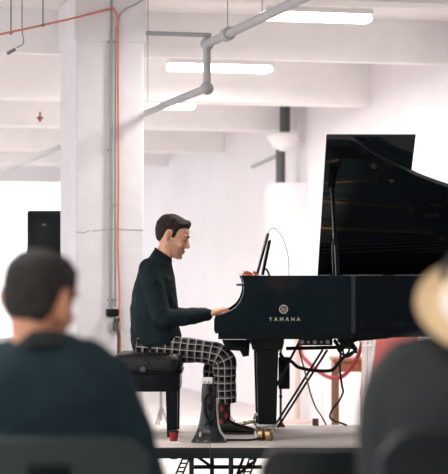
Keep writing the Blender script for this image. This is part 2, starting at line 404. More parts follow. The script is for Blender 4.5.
oc = [P(-12, 37, 13.3), P(20, 30, 13.4), P(43, 25, 13.5), P(76, 17.5, 13.66), colpt(108, zcol(9.5), .03), colpt(112, zcol(8.5), .035), colpt(115.5, zcol(15), .035), colpt(117, zcol(30), .035), colpt(117, zcol(80), .03), colpt(117.5, zcol(180), .03), colpt(117, zcol(250), .03), colpt(118.5, zcol(290), .03), colpt(118, zcol(318), .05), colpt(117, zcol(328), .06), colpt(119, zcol(345), .05), colpt(118, zcol(420), .04), colpt(116, .012, .06)]
single('orange_cable', MB().tube(spline(oc, 6), .0075, 8), 'orange', 'orange extension cable strung from the left and down the white column', 'cable')
for px, py, ye in ((11, 15, 33), (43, -5, 25)):
    p = P(px, ye, 13.45); mb = MB().tube([p - V((0, 0, .012)), V((p.x, p.y, CEIL - .001))], .005, 6); mb.ball(p, .012)
    single('hanger_rod', mb, 'hang', 'thin rod holding the orange cable at the left edge' if px < 20 else 'thin rod holding the orange cable just left of the column', 'rod', 'rods holding the orange cable')
t = thing('outlet_box', colpt(112, zcol(312)), 'dark switch box above the outlets on the white column', 'outlet')
obj('body', MB().beam(colpt(105.5, zcol(312.5), .03), colpt(117, zcol(312.5), .03), .06, .05, .006), 'plastic', t)
t = thing('outlet_box', colpt(112, zcol(325)), 'metal outlet box with two plugs low on the white column', 'outlet')
obj('body', MB().beam(colpt(106.5, zcol(324.5), .025), colpt(119.5, zcol(324.5), .025), .05, .10, .006), 'paleplate', t)
obj('cover_plate', MB().beam(colpt(110.5, zcol(324.5), .053), colpt(119, zcol(324.5), .053), .006, .085, .002), 'steel', t)
for px in (113.2, 116.8):
    obj('socket', MB().beam(colpt(px - 1.2, zcol(320), .058), colpt(px + 1.2, zcol(320), .058), .008, .028, .003), 'dkgrey', t)
single('power_cord', MB().tube(spline([colpt(113.5, zcol(324), .065), colpt(114, zcol(328), .1), colpt(116, zcol(333), .08), colpt(117, zcol(345), .05), colpt(116.3, zcol(400), .04), colpt(114, .012, .06)], 6), .0095, 8).box(*[colpt(113.4, zcol(325.5), .065) + V((s * .016, s * .016, s * .024)) for s in (-1, 1)], .006), 'dkgrey', 'grey power cord plugged into the column outlet', 'cord')
# small fittings in the left bay
p = P(40, 118, 16.2)
mb = MB().ball(p, (.026, .026, .014)).tube([p, p + V((0, 0, .05))], .008, 8).tube([p - V((.0, 0, .03)), p], .010, 8)
single('sprinkler', mb, 'rust', 'rusty sprinkler head on the beam left of the column', 'sprinkler')
p = P(12, 49, 14.0); p.z = min(p.z, 2.9)
single('cable_clamp', MB().beam(p + V((-.035, 0, -.015)), p + V((.025, 0, .02)), .022, .022, .006).tube(spline([p + V((.03, 0, .03)), p + V((.08, 0, .06)), p + V((.07, 0, .16)), V((p.x + .07, p.y, CEIL))], 4), .004, 6), 'hang', 'dark cable clamp hanging below the orange cable, upper left corner', 'clamp')

# ------------------------------------------------------------------ loudspeaker behind the column
c = P(44, 250, 15.3)
t = thing('loudspeaker', (c.x, c.y, 1.18), 'tall black loudspeaker in front of the far wall, left of the column', 'loudspeaker')
obj('cabinet', MB().box((c.x - .115, c.y - .15, 1.2), (c.x + .17, c.y + .15, 1.835), .015), 'plastic', t)
obj('grille', MB().box((c.x - .1, c.y - .158, 1.22), (c.x + .155, c.y - .148, 1.815), .004), 'satin', t)
obj('badge', MB().box((c.x + .0, c.y - .161, 1.72), (c.x + .03, c.y - .157, 1.735)), 'dkgrey', t)
t = thing('speaker_stand', (c.x, c.y, 0), 'tripod stand under the tall black loudspeaker', 'stand')
obj('pole', MB().tube([(c.x, c.y, .3), (c.x, c.y, 1.2)], .018, 10), 'plastic', t)
obj('collar', MB().tube([(c.x, c.y, .62), (c.x, c.y, .7)], .03, 10), 'plastic', t)
for k in range(3):
    a = k * 2 * PI / 3 + .4; obj('leg', MB().tube([(c.x, c.y, .66), (c.x + .4 * math.cos(a), c.y + .4 * math.sin(a), .012)], .012, 8), 'plastic', t)

# ------------------------------------------------------------------ things along the right wall
def stanchion(px, Y, label):
    x = (px - 224) * Y / F
    t = thing('stanchion', (x, Y, 0), label, 'stanchion', 'stanchions holding the red rope')
    obj('base', MB().lathe([(.001, 0), (.15, 0), (.15, .015), (.1, .03), (.03, .045), (.001, .05)], (x, Y, 0), 24), 'post', t)
    obj('post', MB().tube([(x, Y, .04), (x, Y, .93)], .024, 12), 'post', t)
    obj('finial', MB().ball((x, Y, .96), .04), 'post', t); obj('ring', MB().tube([(x, Y, .85), (x, Y, .89)], .034, 12), 'post', t)
    return V((x, Y, .87))
s1 = stanchion(297.5, 18.4, 'pale rope stanchion seen under the piano left of the diagonal rods')
s2 = stanchion(365, 15.0, 'pale rope stanchion beside the red chair, right end of the rope')
rp = [s1 + V((.03, 0, -.01))]
for px, py, k in ((301, 352, .12), (308, 362, .32), (318, 371, .55), (330, 377.5, .73), (341, 377, .8), (350, 369, .87), (358, 356, .93), (362, 342, .97)): rp.append(P(px, py, 18.4 - k * 3.4))
rp.append(s2 + V((-.03, 0, -.01)))
single('barrier_rope', MB().tube(spline(rp, 6), .016, 10), 'rope', 'red velvet rope sagging between two stanchions under the piano', 'rope')
t = thing('wooden_table', P(358, 358, 16.3) * 1, 'brown wooden table against the right wall beyond the piano', 'table')
tx0, tx1, zt = P(332, 0, 16.1).x, P(385, 0, 16.1).x, CZ - 83 * 16.1 / F
obj('table_top', MB().box((tx0, 16.05, zt - .03), (tx1, 16.5, zt), .006), 'wood', t)
obj('apron', MB().box((tx0 + .015, 16.07, zt - .11), (tx1 - .015, 16.48, zt - .03)), 'wood', t)
for ax in (tx0 + .015, tx1 - .055 - .11):
    for ay in (16.07, 16.44): obj('leg', MB().box((ax, ay, 0), (ax + .04, ay + .04, zt - .1), .004), 'dkwood', t)
cx, cy = P(392, 0, 15.4).x, 15.45
t = thing('red_chair', (cx, cy, 0), 'faded red upholstered chair beyond the piano, half hidden by the straw hat spectator', 'chair')
obj('backrest', MB().box((cx - .21, cy - .05, .46), (cx + .2, cy + .03, .93), .02), 'redcloth', t)
obj('seat', MB().box((cx - .21, cy + .03, .38), (cx + .2, cy + .45, .47), .02), 'redcloth', t)
for sx in (-.18, .15):
    for sy in (-.03, .4): obj('leg', MB().box((cx + sx, cy + sy, 0), (cx + sx + .035, cy + sy + .035, .39)), 'dkwood', t)
obj('side_trim', MB().box((cx + .2, cy - .05, .46), (cx + .30, cy + .03, .93), .01), 'whitemetal', t)['label'] = 'white side panel'
e = 14.45
t = thing('folding_easel', (P(368, 0, e).x, e, 0), 'white folding frame standing before the red chair', 'easel')
obj('leg', MB().tube([P(377, 318, e), (P(361, 0, e).x, e, .01)], .011, 8), 'whitemetal', t)
obj('leg', MB().tube([P(366, 318, e), (P(364, 0, e).x, e, .01)], .011, 8), 'whitemetal', t)
obj('leg', MB().tube([P(371, 318, e + .02), (P(371, 0, e).x, e + .35, .01)], .011, 8), 'whitemetal', t)
obj('crossbar', MB().tube([P(363, 346, e), P(373, 346, e)], .01, 8), 'whitemetal', t)
obj('crossbar', MB().tube([P(366, 319, e), P(377, 319, e)], .01, 8), 'whitemetal', t)
lx, ly = P(161, 0, 17.6).x, 17.6
t = thing('light_stand', (lx, ly, 0), 'thin pale tripod stand seen under the piano bench', 'stand')
obj('pole', MB().tube([(lx, ly, .08), (lx, ly, .9)], .011, 8), 'hang', t)
for k in range(3):
    a = k * 2 * PI / 3 + .3; obj('leg', MB().tube([(lx, ly, .22), (lx + .07 * math.cos(a), ly + .16 * math.sin(a), .012)], .008, 6), 'hang', t)

# ------------------------------------------------------------------ stage
SY0, SY1 = 11.72, 13.46; SX0, SX1 = -1.45, 2.04
t = thing('stage_platform', ((SX0 + SX1) / 2, SY0, 0), 'low wooden stage platform on dark steel legs carrying the piano', 'stage')
obj('deck_board', MB().box((SX0, SY0, DECK - .02), (-.08, SY1, DECK), .002), 'deck', t); obj('deck_board', MB().box((-.078, SY0, DECK - .02), (SX1, SY1, DECK), .002), 'deck', t)
ed = MB()
for (x0, x1, y0, y1) in ((SX0, -.081, SY0 - .012, SY0 + .03), (-.078, SX1, SY0 - .012, SY0 + .03), (SX0, SX1, SY1 - .04, SY1)): ed.box((x0, y0, DECK - .066), (x1, y1, DECK - .004), .003)
obj('edge_frame', ed, 'deckedge', t)
for px, Y in ((154, 11.75), (191.5, 11.75), (231, 11.75), (212, 13.4), (300, 11.75), (345, 11.75), (60, 11.75), (20, 13.4), (330, 13.4), (430, 11.75), (430, 13.4), (135, 13.4)):
    x = (px - 224) * Y / F; obj('leg', MB().box((x - .014, Y - .014, 0), (x + .014, Y + .014, DECK - .03), .002), 'deckedge', t)
for (a, b) in (((195, 455), (212, 467)), ((256, 460), (236, 476)), ((131, 455), (150, 478)), ((244, 456), (236, 478))):
    obj('brace', MB().tube([P(*a, 12.3), P(*b, 12.3)], .009, 8), 'deckedge', t)
obj('cross_tube', MB().tube([P(194, 467, 12.3), P(262, 467, 12.3)], .012, 8), 'deckedge', t)
for (ax, bx) in (((173.5, 480), (184, 455)), ((241, 480), (251, 455))):
    m = MB(); a, b = P(*ax, 12.0), P(*bx, 12.0)
    for s in (0, 1): m.tube([a + V((.04 * s, 0, 0)), b + V((.04 * s, 0, 0))], .006, 6)
    for k in range(1, 6): q = a.lerp(b, k / 6); m.tube([q, q + V((.04, 0, 0))], .005, 6)
    obj('ladder_brace', m, 'deckedge', t)
p = P(174, 457, 11.9)
obj('bracket', MB().box(p - V((.02, .02, .012)), p + V((.02, .02, .03)), .003), 'deckedge', t)

# ------------------------------------------------------------------ grand piano
NY, HY = 12.05, 13.48; ZT = CZ - .004; ZB = CZ - 58.5 * NY / F
def pa(px, py): return P(px, py, NY)
piano = thing('grand_piano', (.9, 12.77, DECK), 'glossy black grand piano with raised lid on the stage', 'piano')
curve = [(.1255, 12.05), (.55, 12.05), (.74, 12.05), (.80, 12.07), (.87, 12.135), (.98, 12.24), (1.1, 12.34), (1.23, 12.435), (1.42, 12.535), (1.6, 12.62), (1.74, 12.73), (1.83, 12.88), (1.865, 13.05), (1.86, 13.22), (1.81, 13.38), (1.70, 13.47), (1.58, 13.48), (1.0, 13.48), (.1255, 13.48)]
sm = [V((x, y, 0)) for x, y in curve]
outer = [sm[0], sm[1]] + spline(sm[1:17], 5)[1:] + sm[17:]
def offset(pl, d):
    out = []
    for i, p in enumerate(pl):
        a = pl[max(0, i - 1)]; c = pl[min(len(pl) - 1, i + 1)]; t = (c - a).normalized(); out.append(p + V((-t.y, t.x, 0)) * d)
    return out
def strip(pl, d0, d1, z0, z1):
    o, i = offset(pl, d0), offset(pl, d1); rs = []
    for a, b in zip(o, i): rs.append([V((a.x, a.y, z0)), V((a.x, a.y, z1)), V((b.x, b.y, z1)), V((b.x, b.y, z0))])
    return MB().rings(rs)
rim = strip(outer, 0, .06, ZB, ZT)
arm_px = [(245, 275), (241, 275), (243, 280), (244, 286), (243.5, 293), (241, 300), (237, 306), (231, 310.5), (224, 313.5), (217, 316), (214.5, 318), (214, 321), (214, 330), (215.5, 333.5), (219, 334), (245, 334)]
for y0, y1 in ((NY, NY + .09), (HY - .09, HY)):
    rim.prism([V((pa(*q).x, y0, min(pa(*q).z, ZT) if q[1] < 333 else (ZB if q[0] > 216 else pa(*q).z))) for q in arm_px], (0, y1 - y0, 0))
obj('rim', rim, 'lacquer', piano, angle=25)
obj('lower_moulding', strip(outer, .008, .08, ZB - .032, ZB), 'satin', piano)
m = MB().box((-.035, NY + .02, ZB - .035), (.62, HY - .02, ZB + .0)); m.box((.6, 12.3, ZB - .04), (1.0, HY - .03, ZB - .005))
obj('keybed', m, 'satin', piano)
obj('key_slip', MB().box((-.045, NY + .09, ZB), (-.02, HY - .09, ZB + .04), .006), 'lacquer', piano)
kw = (HY - NY - .24) / 52; k0 = None; b0k = None
for i in range(52):
    y = HY - .12 - (i + 1) * kw
    if i == 0: k0 = obj('white_key', MB().box((-.02, y + .0006, ZB + .02), (.13, y + kw - .0006, ZB + .05), .002), 'ivory', piano); b0k = obj('black_key', MB().box((.035, y - .006, ZB + .05), (.13, y + .006, ZB + .062), .002), 'satin', piano); continue
    for src, ok in ((k0, True), (b0k, (i % 7) in (0, 2, 3, 5, 6) and i < 51)):
        if ok: c = src.copy(); COL.objects.link(c); c.parent = piano; c.location = src.location - V((0, i * kw, 0))
obj('fallboard', MB().box((.13, NY + .09, ZB + .03), (.155, HY - .09, ZT - .055), .006), 'lacquer', piano)
fl = MB().box((pa(236.5, 0).x, NY + .1, pa(0, 286).z), (.15, HY - .1, pa(0, 284).z), .002); obj('fallboard_lip', fl, 'lacquer', piano)
obj('soundboard', MB().prism([V((p.x, p.y, CZ - .27)) for p in offset(outer, .055)], (0, 0, .012)), 'spruce', piano)
plate = MB().box((.17, NY + .07, CZ - .14), (.36, HY - .07, CZ - .115), .004)
tailp = V((1.72, 13.2, CZ - .125))
for (y0_, x1_, y1_) in ((12.3, .75, 12.22), (12.62, 1.05, 12.38), (12.8, 1.6, 12.72), (12.95, 1.72, 13.1), (13.2, 1.7, 13.3)):
    plate.beam((.34, y0_, CZ - .12), (x1_, y1_, CZ - .12), .014, .04, .003)
plate.tube(spline([(.5, NY + .1, CZ - .13), (.85, 12.26, CZ - .13), (1.2, 12.52, CZ - .13), (1.6, 12.75, CZ - .13), (1.76, 13.05, CZ - .13), (1.7, 13.36, CZ - .13)], 5), .012, 8)
obj('iron_plate', plate, 'gold', piano)
st = MB()
for k in range(46):
    y = NY + .1 + k * .029; st.tube([(.36, y, CZ - .11), (max(.62, 1.72 - (45 - k) * .024), y + (13.25 - y) * .25, CZ - .11)], .0016, 4, cap=False)
obj('strings', st, 'steel', piano)['kind'] = 'stuff'
obj('top_board', MB().box((.125, NY + .06, ZT - .05), (.30, HY - .06, ZT - .022), .004), 'satin', piano)
# music desk
dk = MB().prism([P(255.2, 274, 12.75) + V((0, -.3, 0)), P(257.8, 274, 12.75) + V((0, -.3, 0)), P(268.6, 234.5, 12.75) + V((0, -.3, 0)), P(266.2, 234, 12.75) + V((0, -.3, 0))], (0, .6, 0), .002)
mdesk = obj('music_desk', dk, 'lacquer', piano)
d2 = MB().prism([P(261.5, 275, 12.75) + V((0, -.25, 0)), P(263.3, 275, 12.75) + V((0, -.25, 0)), P(270.4, 241, 12.75) + V((0, -.25, 0)), P(268.6, 240.5, 12.75) + V((0, -.25, 0))], (0, .5, 0), .002)
obj('desk_support', d2, 'satin', mdesk)
for y in (12.55, 12.95): obj('desk_strut', MB().tube(spline([P(264, 269, y), P(267, 270, y), P(269.5, 276, y)], 4), .006, 8), 'satin', mdesk)
# lid
PHI = math.radians(36); HL = V((0, 13.5, ZT - .012))
def lidp(x, s, n=0): return HL + V((x, -s * math.cos(PHI) + n * math.sin(PHI), s * math.sin(PHI) + n * math.cos(PHI)))
edge = [(.625, 1.435), (.72, 1.435), (.775, 1.425), (.83, 1.375), (.9, 1.30), (1.0, 1.215), (1.1, 1.145), (1.23, 1.05), (1.42, .948), (1.6, .86), (1.745, .75), (1.84, .6), (1.88, .43), (1.87, .25), (1.82, .09), (1.72, 0)]
es = [V((a, b * 1.005 if b > 1.4 else b * 1.018, 0)) for a, b in edge]; es = [es[0]] + spline(es[1:], 5)
poly = [lidp(.625, 0)] + [lidp(p.x, p.y) for p in es]
nrm = V((0, math.sin(PHI), math.cos(PHI)))
lid = obj('lid', MB().prism(poly, nrm * .022, .003), 'lacquer', piano, angle=25)
rs_ = []
for i, p in enumerate(es):
    a_ = es[max(0, i - 1)]; c_ = es[min(len(es) - 1, i + 1)]; t_ = (c_ - a_).normalized(); n_ = V((-t_.y, t_.x, 0))
    rs_.append([lidp(p.x + n_.x * q[0], p.y + n_.y * q[0], q[1]) for q in ((-.002, -.004), (.006, -.004), (.008, .01), (.006, .024), (-.002, .024))])
obj('lid_edge_gleam', MB().rings(rs_), 'lidgleam', lid, angle=70)  # lighter strip standing in for the highlight along the lid's edge
obj('front_flap', MB().prism([lidp(.63, .02, .026), lidp(1.175, .02, .026), lidp(1.175, 1.435, .026), lidp(.63, 1.435, .026)], nrm * .02, .003), 'lacquer', lid)
for px, py in ((374, 163), (391.5, 178)):
    d = 275 - py; s = d * 13.5 / (F * math.sin(PHI) + math.cos(PHI) * d); Y = 13.5 - s * math.cos(PHI); x = (px - 224) * Y / F
    b = MB().tube([lidp(x, s, 0), lidp(x, s, -.012)], .018 if py < 170 else .02, 14 if py < 170 else 3); obj('brass_bumper', b, 'brass', lid)
cu = MB().box((-.02, -.012, -.1), (.02, 0, .1), .004)
obj('prop_cup', MB().prism([lidp(.655, .98, -.001), lidp(.70, .98, -.001), lidp(.70, 1.2, -.001), lidp(.655, 1.2, -.001)], nrm * -.012, .002), 'satin', lid)
obj('rim_batten', MB().prism([lidp(.65, 1.26, -.001), lidp(.85, 1.26, -.001), lidp(.82, 1.36, -.001), lidp(.65, 1.37, -.001)], nrm * -.006, .002), 'satin', lid)
for x in (.75, 1.1, 1.5): obj('hinge', MB().tube([(x - .04, 13.497, ZT - .012), (x + .04, 13.497, ZT - .012)], .008, 8), 'brass', lid)
pb0, pb1 = V((.68, 12.16, ZT - .06)), lidp(.68, 1.03, -.02)
ps = obj('prop_stick', MB().beam(pb0.lerp(pb1, .0), pb1, .022, .02, .004), 'satin', piano)
obj('lower_stick', MB().beam(pb0, pb0.lerp(pb1, .40), .042, .03, .006), 'satin', ps)
obj('stick_highlight', MB().beam(pb0.lerp(pb1, .02) + V((-.004, -.017, 0)), pb0.lerp(pb1, .38) + V((-.004, -.017, 0)), .004, .004), 'steel', ps)  # bright strips imitating the highlight down the stick's left side
obj('stick_highlight', MB().beam(pb0.lerp(pb1, .45) + V((-.009, -.012, 0)), pb0.lerp(pb1, .97) + V((-.009, -.012, 0)), .005, .004), 'steel', ps)
# legs
def pleg(x, y):
    z1 = ZB - .03
    g = MB()
    def sq(h, z, dx=0): return [V((x - h + dx, y - h, z)), V((x + h + dx, y - h, z)), V((x + h + dx, y + h, z)), V((x - h + dx, y + h, z))]
    g.rings([sq(.053, DECK + .095), sq(.055, DECK + .11), sq(.066, z1 - .09), sq(.07, z1 - .075), sq(.09, z1 - .07), sq(.1, z1 - .03), sq(.1, z1)])
    l = obj('leg', g, 'satin', piano, angle=20)
    pl = MB().box((x - .065, y - .06, DECK + .08), (x + .06, y + .06, DECK + .097), .004); pl.tube([(x - .03, y - .05, DECK + .03), (x - .005, y - .03, DECK + .085)], .014, 8)
    pl.tube([(x - .055, y - .04, DECK + .08), (x - .07, y - .07, DECK + .05), (x - .06, y - .085, DECK + .02)], .011, 8)
    obj('caster_bracket', pl, 'steel', l)
    for s in (-.024, .024):
        ax = V((.94, -.34, 0)); cc = V((x - .012, y - .07, DECK + .036)) + ax * s
        w_ = MB().tube([cc - ax * .019, cc - ax * .014, cc + ax * .014, cc + ax * .019], [.028, .036, .036, .028], 22); w_.tube([cc - ax * .021, cc + ax * .021], .01, 10)
        obj('caster_wheel', w_, 'brass', l)
pleg(.262, 12.24); pleg(.262, 13.27); pleg(1.66, 13.1)
# lyre
ly_ = MB().box((.14, 12.66, ZB - .06), (.27, 12.9, ZB - .03), .004)
for y in (12.69, 12.87): ly_.tube([(.23, y, DECK + .1), (.23, y, ZB - .05)], .014, 10)
ly_.box((.2, 12.64, DECK + .07), (.27, 12.92, DECK + .12), .006); ly_.tube([(.23, 12.78, DECK + .1), (.5, 12.78, ZB - .03)], .008, 8)
lyre = obj('lyre', ly_, 'satin', piano)
for y in (12.69, 12.78, 12.87): obj('pedal', MB().tube([(.22, y, DECK + .08), (.1, y, DECK + .056), (.02, y, DECK + .045), (-.01, y, DECK + .04)], [(.009, .006), (.012, .006), (.018, .006), (.012, .005)], 10, up=(0, 1, 0)), 'brass', lyre)
obj('under_bracket', MB().prism([P(222, 340, 12.6), P(250, 340, 12.6), P(249, 356, 12.6), P(243, 357, 12.6), P(240, 351, 12.6), P(226, 350, 12.6)], (0, .1, 0), .003), 'satin', piano)
# rail and player electronics under the keybed
obj('under_rail', MB().beam(P(286, 348.5, 12.5), P(352, 347, 12.5), .03, .022, .004), 'satin', piano)
ub = obj('control_unit', MB().box(P(299, 345, 12.5) - V((0, .08, 0)), P(332, 337, 12.5) + V((0, .06, .01)), .006), 'plastic', piano)
for k in range(5):
    q = P(302 + k * 6.4, 342, 12.42); obj('connector', MB().tube([q, q - V((0, .012, 0))], .009 if k % 2 else .013, 10), 'steel', ub)
cb = MB()
for (a, b, r) in (((346, 339), (352, 346), .022), ((350, 341), (357, 338), .02), ((340, 340), (346, 345), .018), ((335, 341), (341, 350), .012), ((352, 346), (356, 352), .01)): cb.tube([P(*a, 12.35), P(*b, 12.35)], r, 10, round_ends=True)
obj('clamp_cluster', cb, 'satin', piano)
obj('under_block', MB().prism([P(358, 334, 12.5), P(424, 330, 12.6), P(424, 334, 12.6), P(372, 340, 12.5), P(358, 341, 12.5)], (0, .08, 0)), 'satin', piano)
# lettering and emblem
cu_ = bpy.data.curves.new('lettering', 'FONT'); cu_.body = 'YAMAHA'; cu_.size = .045; cu_.space_character = 1.7; cu_.extrude = .0012; cu_.align_x = 'CENTER'; cu_.offset = .0002
tmp = bpy.data.objects.new('tmp', cu_); COL.objects.link(tmp); dg = bpy.context.evaluated_depsgraph_get(); dg.update()
tm = bpy.data.meshes.new_from_object(tmp.evaluated_get(dg)); bpy.data.objects.remove(tmp)
xs = [v.co.x for v in tm.vertices]; sc_ = .187 / (max(xs) - min(xs)); mx = (max(xs) + min(xs)) / 2
c = P(284.6, 321, NY)
mb = MB().add([V((c.x + (v.co.x - mx) * sc_, NY - .001 - v.co.z, c.z + v.co.y * sc_ * 1.02)) for v in tm.vertices], [list(p.vertices) for p in tm.polygons])
obj('lettering', mb, 'logo', piano, smooth=False)
c = P(283.6, 309.2, NY); c.y = NY - .0015; r = .027; em = MB()
em.rings([[c + V(((r - .0028 + q[0]) * math.cos(2 * PI * i / 32), q[1], (r - .0028 + q[0]) * math.sin(2 * PI * i / 32))) for q in ((-.0022, -.001), (.0022, -.001), (.0022, .001), (-.0022, .001))] for i in range(32)], closed_loop=True)
for k in range(3):
    a = PI / 2 + k * 2 * PI / 3; d = V((math.cos(a), 0, math.sin(a))); n_ = V((-d.z, 0, d.x))
    em.beam(c - d * .019, c + d * .004, .003, .002, up=(0, 1, 0))
    for s in (-1, 1): em.beam(c + d * .003 + n_ * .004 * s, c + d * .021 + n_ * .004 * s, .0026, .002, up=(0, 1, 0))
    em.beam(c + d * .003 - n_ * .005, c + d * .003 + n_ * .005, .003, .002, up=(0, 1, 0))
obj('emblem', em, 'logo', piano, smooth=False)

# things on, under and around the piano
lf = MB()
for k in range(13):
    p = P(random.uniform(243, 257), 274.2, 12.3 + random.uniform(0, .25)); p.z = ZT + .004; a = random.uniform(0, 6.28); L = random.uniform(.02, .04); h = random.uniform(.008, .045)
    d = V((math.cos(a), math.sin(a), 0)); n_ = V((-d.y, d.x, 0)); wv = L * .45
    lf.add([p - d * L * .6, p + n_ * wv + V((0, 0, h * .5)), p + d * L + V((0, 0, h)), p - n_ * wv + V((0, 0, h * .6)), p - d * L * .6 + V((0, 0, .003)), p + d * L + V((0, 0, h + .003)), p + V((0, 0, h * .3))], [(0, 1, 6), (1, 2, 6), (2, 3, 6), (3, 0, 6), (0, 1, 4), (1, 2, 5), (0, 3, 4), (3, 2, 5)])
mn = min(v.z for v in lf.v)
for v in lf.v: v.z += ZT - mn
lf.box((P(242, 0, 12.4).x, 12.28, ZT), (P(257, 0, 12.4).x, 12.5, ZT + .006), .003)
single('dry_leaf_bunch', lf, 'leaf', 'small bunch of dry orange leaves on the piano in front of the music desk', 'leaves', smooth=False)
single('microphone_wire', MB().tube(spline([P(267.5, 233.5, 12.7), P(271, 229, 12.7), P(275, 228.5, 12.7), P(281, 235, 12.7), P(286, 247, 12.7), P(288.5, 260, 12.7), P(289, 280, 12.7)], 6), .0022, 6), 'dkgrey', 'hair thin wire arching from the music desk down into the piano', 'wire')
bx = P(283.7, 372.5, 13.28)
t = thing('equipment_stand', (bx.x - .02, 13.28, DECK), 'thin stand carrying a flat black box right behind the piano leg', 'stand')
obj('box', MB().box((bx.x - .035, 13.25, CZ - .75), (bx.x + .04, 13.31, CZ - .54), .005), 'plastic', t)
obj('pole', MB().tube([(bx.x - .02, 13.28, DECK + .01), (bx.x - .02, 13.28, ZB - .04)], .008, 8), 'dkgrey', t)
obj('base', MB().lathe([(.001, 0), (.03, 0), (.03, .008), (.012, .03), (.001, .035)], (bx.x - .02, 13.28, DECK), 16), 'rust', t)
obj('knob', MB().ball((bx.x - .02, 13.27, DECK + .2), .012), 'plastic', t)
for i, (o0, o1) in enumerate((((322.5, 350), (274, 421)), ((327, 350.5), (278, 424)))):
    p1 = P(*o1, 13.1); p1.z = DECK + .012
    single('support_rod', MB().tube([P(*o0, 12.62), p1], .0075, 10), 'plastic', 'upper of two black rods slanting from piano underside to stage' if i == 0 else 'lower of two black rods slanting from piano underside to stage', 'rod', 'slanting rods under the piano')
def cab(pts, Y, r, m, name, label, end=None):
    q = [P(a, b, Y if not isinstance(Y, list) else Y[i]) for i, (a, b) in enumerate(pts)]
    for p in q: p.z = max(p.z, DECK + r)
    return single(name, MB().tube(spline(q, 6), r, 8), m, label, 'cable')
cab([(280, 353), (283, 358), (287, 360), (292, 362), (298, 367), (310, 370), (322, 371), (332, 370), (338, 364), (344, 357), (352, 353), (356, 349), (352, 345)], 12.35, .0105, 'cable', 'audio_cable', 'thick black cable looping below the piano underside')
cab([(298.5, 344), (300, 353), (304, 368), (307, 380), (311, 395), (316, 408), (322, 417), (326, 424.5)], [12.5, 12.5, 12.6, 12.7, 12.9, 13.0, 13.2, 13.35], .005, 'brcable', 'thin_cable', 'thin brown cable running from the piano underside down to the stage')
cab([(341, 342), (340.5, 355), (340, 370), (342, 386), (343, 392), (339, 401), (332, 410), (330, 417), (334, 421), (341, 423), (347, 425.5)], [12.4, 12.4, 12.45, 12.5, 12.6, 12.8, 12.9, 13.1, 13.2, 13.3, 13.3], .007, 'cable', 'thin_cable', 'black cable hanging in a curve from the piano to the stage back edge')
cab([(336, 341), (338, 350), (344, 355), (349, 351), (348, 345), (343, 350), (346, 357), (353, 354)], 12.38, .006, 'cable', 'cable_tangle', 'small tangle of black cable under the right end of the piano')
cab([(226, 441.5), (236, 441), (250, 440.5), (262, 438.5), (268, 439)], 12.15, .006, 'cable', 'floor_cable', 'black cable lying on the stage between the flared stand and the caster')
p = P(315.5, 421.5, 13.4)
single('wood_block', MB().box((p.x - .02, 13.38, DECK), (p.x + .02, 13.43, DECK + .045), .003), 'block', 'small wooden block standing on the stage back edge', 'block')
# paper cup
p = P(173.8, 441, 12.05); p.z = DECK
single('card_coaster', MB().box((p.x - .045, p.y - .06, DECK), (p.x + .045, p.y + .05, DECK + .007), .002), 'coaster', 'small white card under the red cup on the stage', 'card')
t = thing('paper_cup', (p.x, p.y, DECK + .007), 'small red paper cup on the front edge of the stage', 'cup')
z = DECK + .007
obj('cup_body', MB().lathe([(.001, z), (.021, z), (.0285, z + .055), (.029, z + .062), (.027, z + .058), (.02, z + .008), (.001, z + .006)], (p.x, p.y, 0), 24), 'red', t)
obj('rim', MB().tube([(p.x, p.y, z + .055), (p.x, p.y, z + .064)], .0305, 24), 'plastic', t)['label'] = 'dark lid'
# flared stand
def ringr(c, rx, ry, z, n=20, e=3): 
    out = []
    for j in range(n):
        a = 2 * PI * j / n; ca, sa = math.cos(a), math.sin(a)
        out.append(V((c[0] + rx * math.copysign(abs(ca) ** (2 / e), ca), c[1] + ry * math.copysign(abs(sa) ** (2 / e), sa), z)))
    return out
YS = 12.02; k_ = YS / F
rs = []
for y, l, r_ in ((441.5, 191.5, 226), (440, 192, 225.5), (436, 194.5, 223.5), (429, 197.5, 220.5), (420, 199.5, 218.5), (410, 201, 217.5), (398, 202, 217.3), (386, 202.3, 217), (384.5, 203, 216)):
    z = max(DECK, CZ - (y - HZ) * k_); rs.append(ringr((((l + r_) / 2 - 224) * k_, YS + .04), (r_ - l) / 2 * k_, max(.05, (r_ - l) / 2 * k_ * .75), z))
fs = thing('flared_stand', (P(209, 0, YS).x, YS + .04, DECK), 'glossy black flared stand with white tag and looped cable before the player foot', 'stand')
obj('body', MB().rings(rs), 'gloss', fs, angle=60)
obj('foot_rim', MB().rings([ringr((P(208.7, 0, YS).x, YS + .04), .108, .085, DECK), ringr((P(208.7, 0, YS).x, YS + .04), .108, .085, DECK + .008)]), 'dkgrey', fs)
tg = obj('tag', MB().box(P(201, 384, YS) + V((0, .0, 0)), P(212.5, 377.5, YS) + V((0, .05, 0)), .006), 'whiteband', fs); tg['label'] = 'white tag on top'
obj('tag_hole', MB().box(P(204, 383, YS - .003), P(205.2, 381.3, YS) + V((0, .002, 0))).box(P(208, 383, YS - .003), P(209.2, 381.3, YS) + V((0, .002, 0))), 'dkgrey', tg)
obj('cable_loop', MB().tube(spline([P(209, 392, YS - .03), P(204.5, 400, YS - .03), P(205, 414, YS - .04), P(209, 421, YS - .05), P(213.5, 414, YS - .04), P(214, 402, YS - .03), P(211, 393, YS - .03)], 5), .006, 8), 'plastic', fs)
obj('cable_loop', MB().tube(spline([P(217, 398, YS - .01), P(217.5, 415, YS - .02), P(220, 430, YS - .03), P(226, 438, YS - .05)], 5), .006, 8), 'grey', fs)['label'] = 'grey cable down the side'

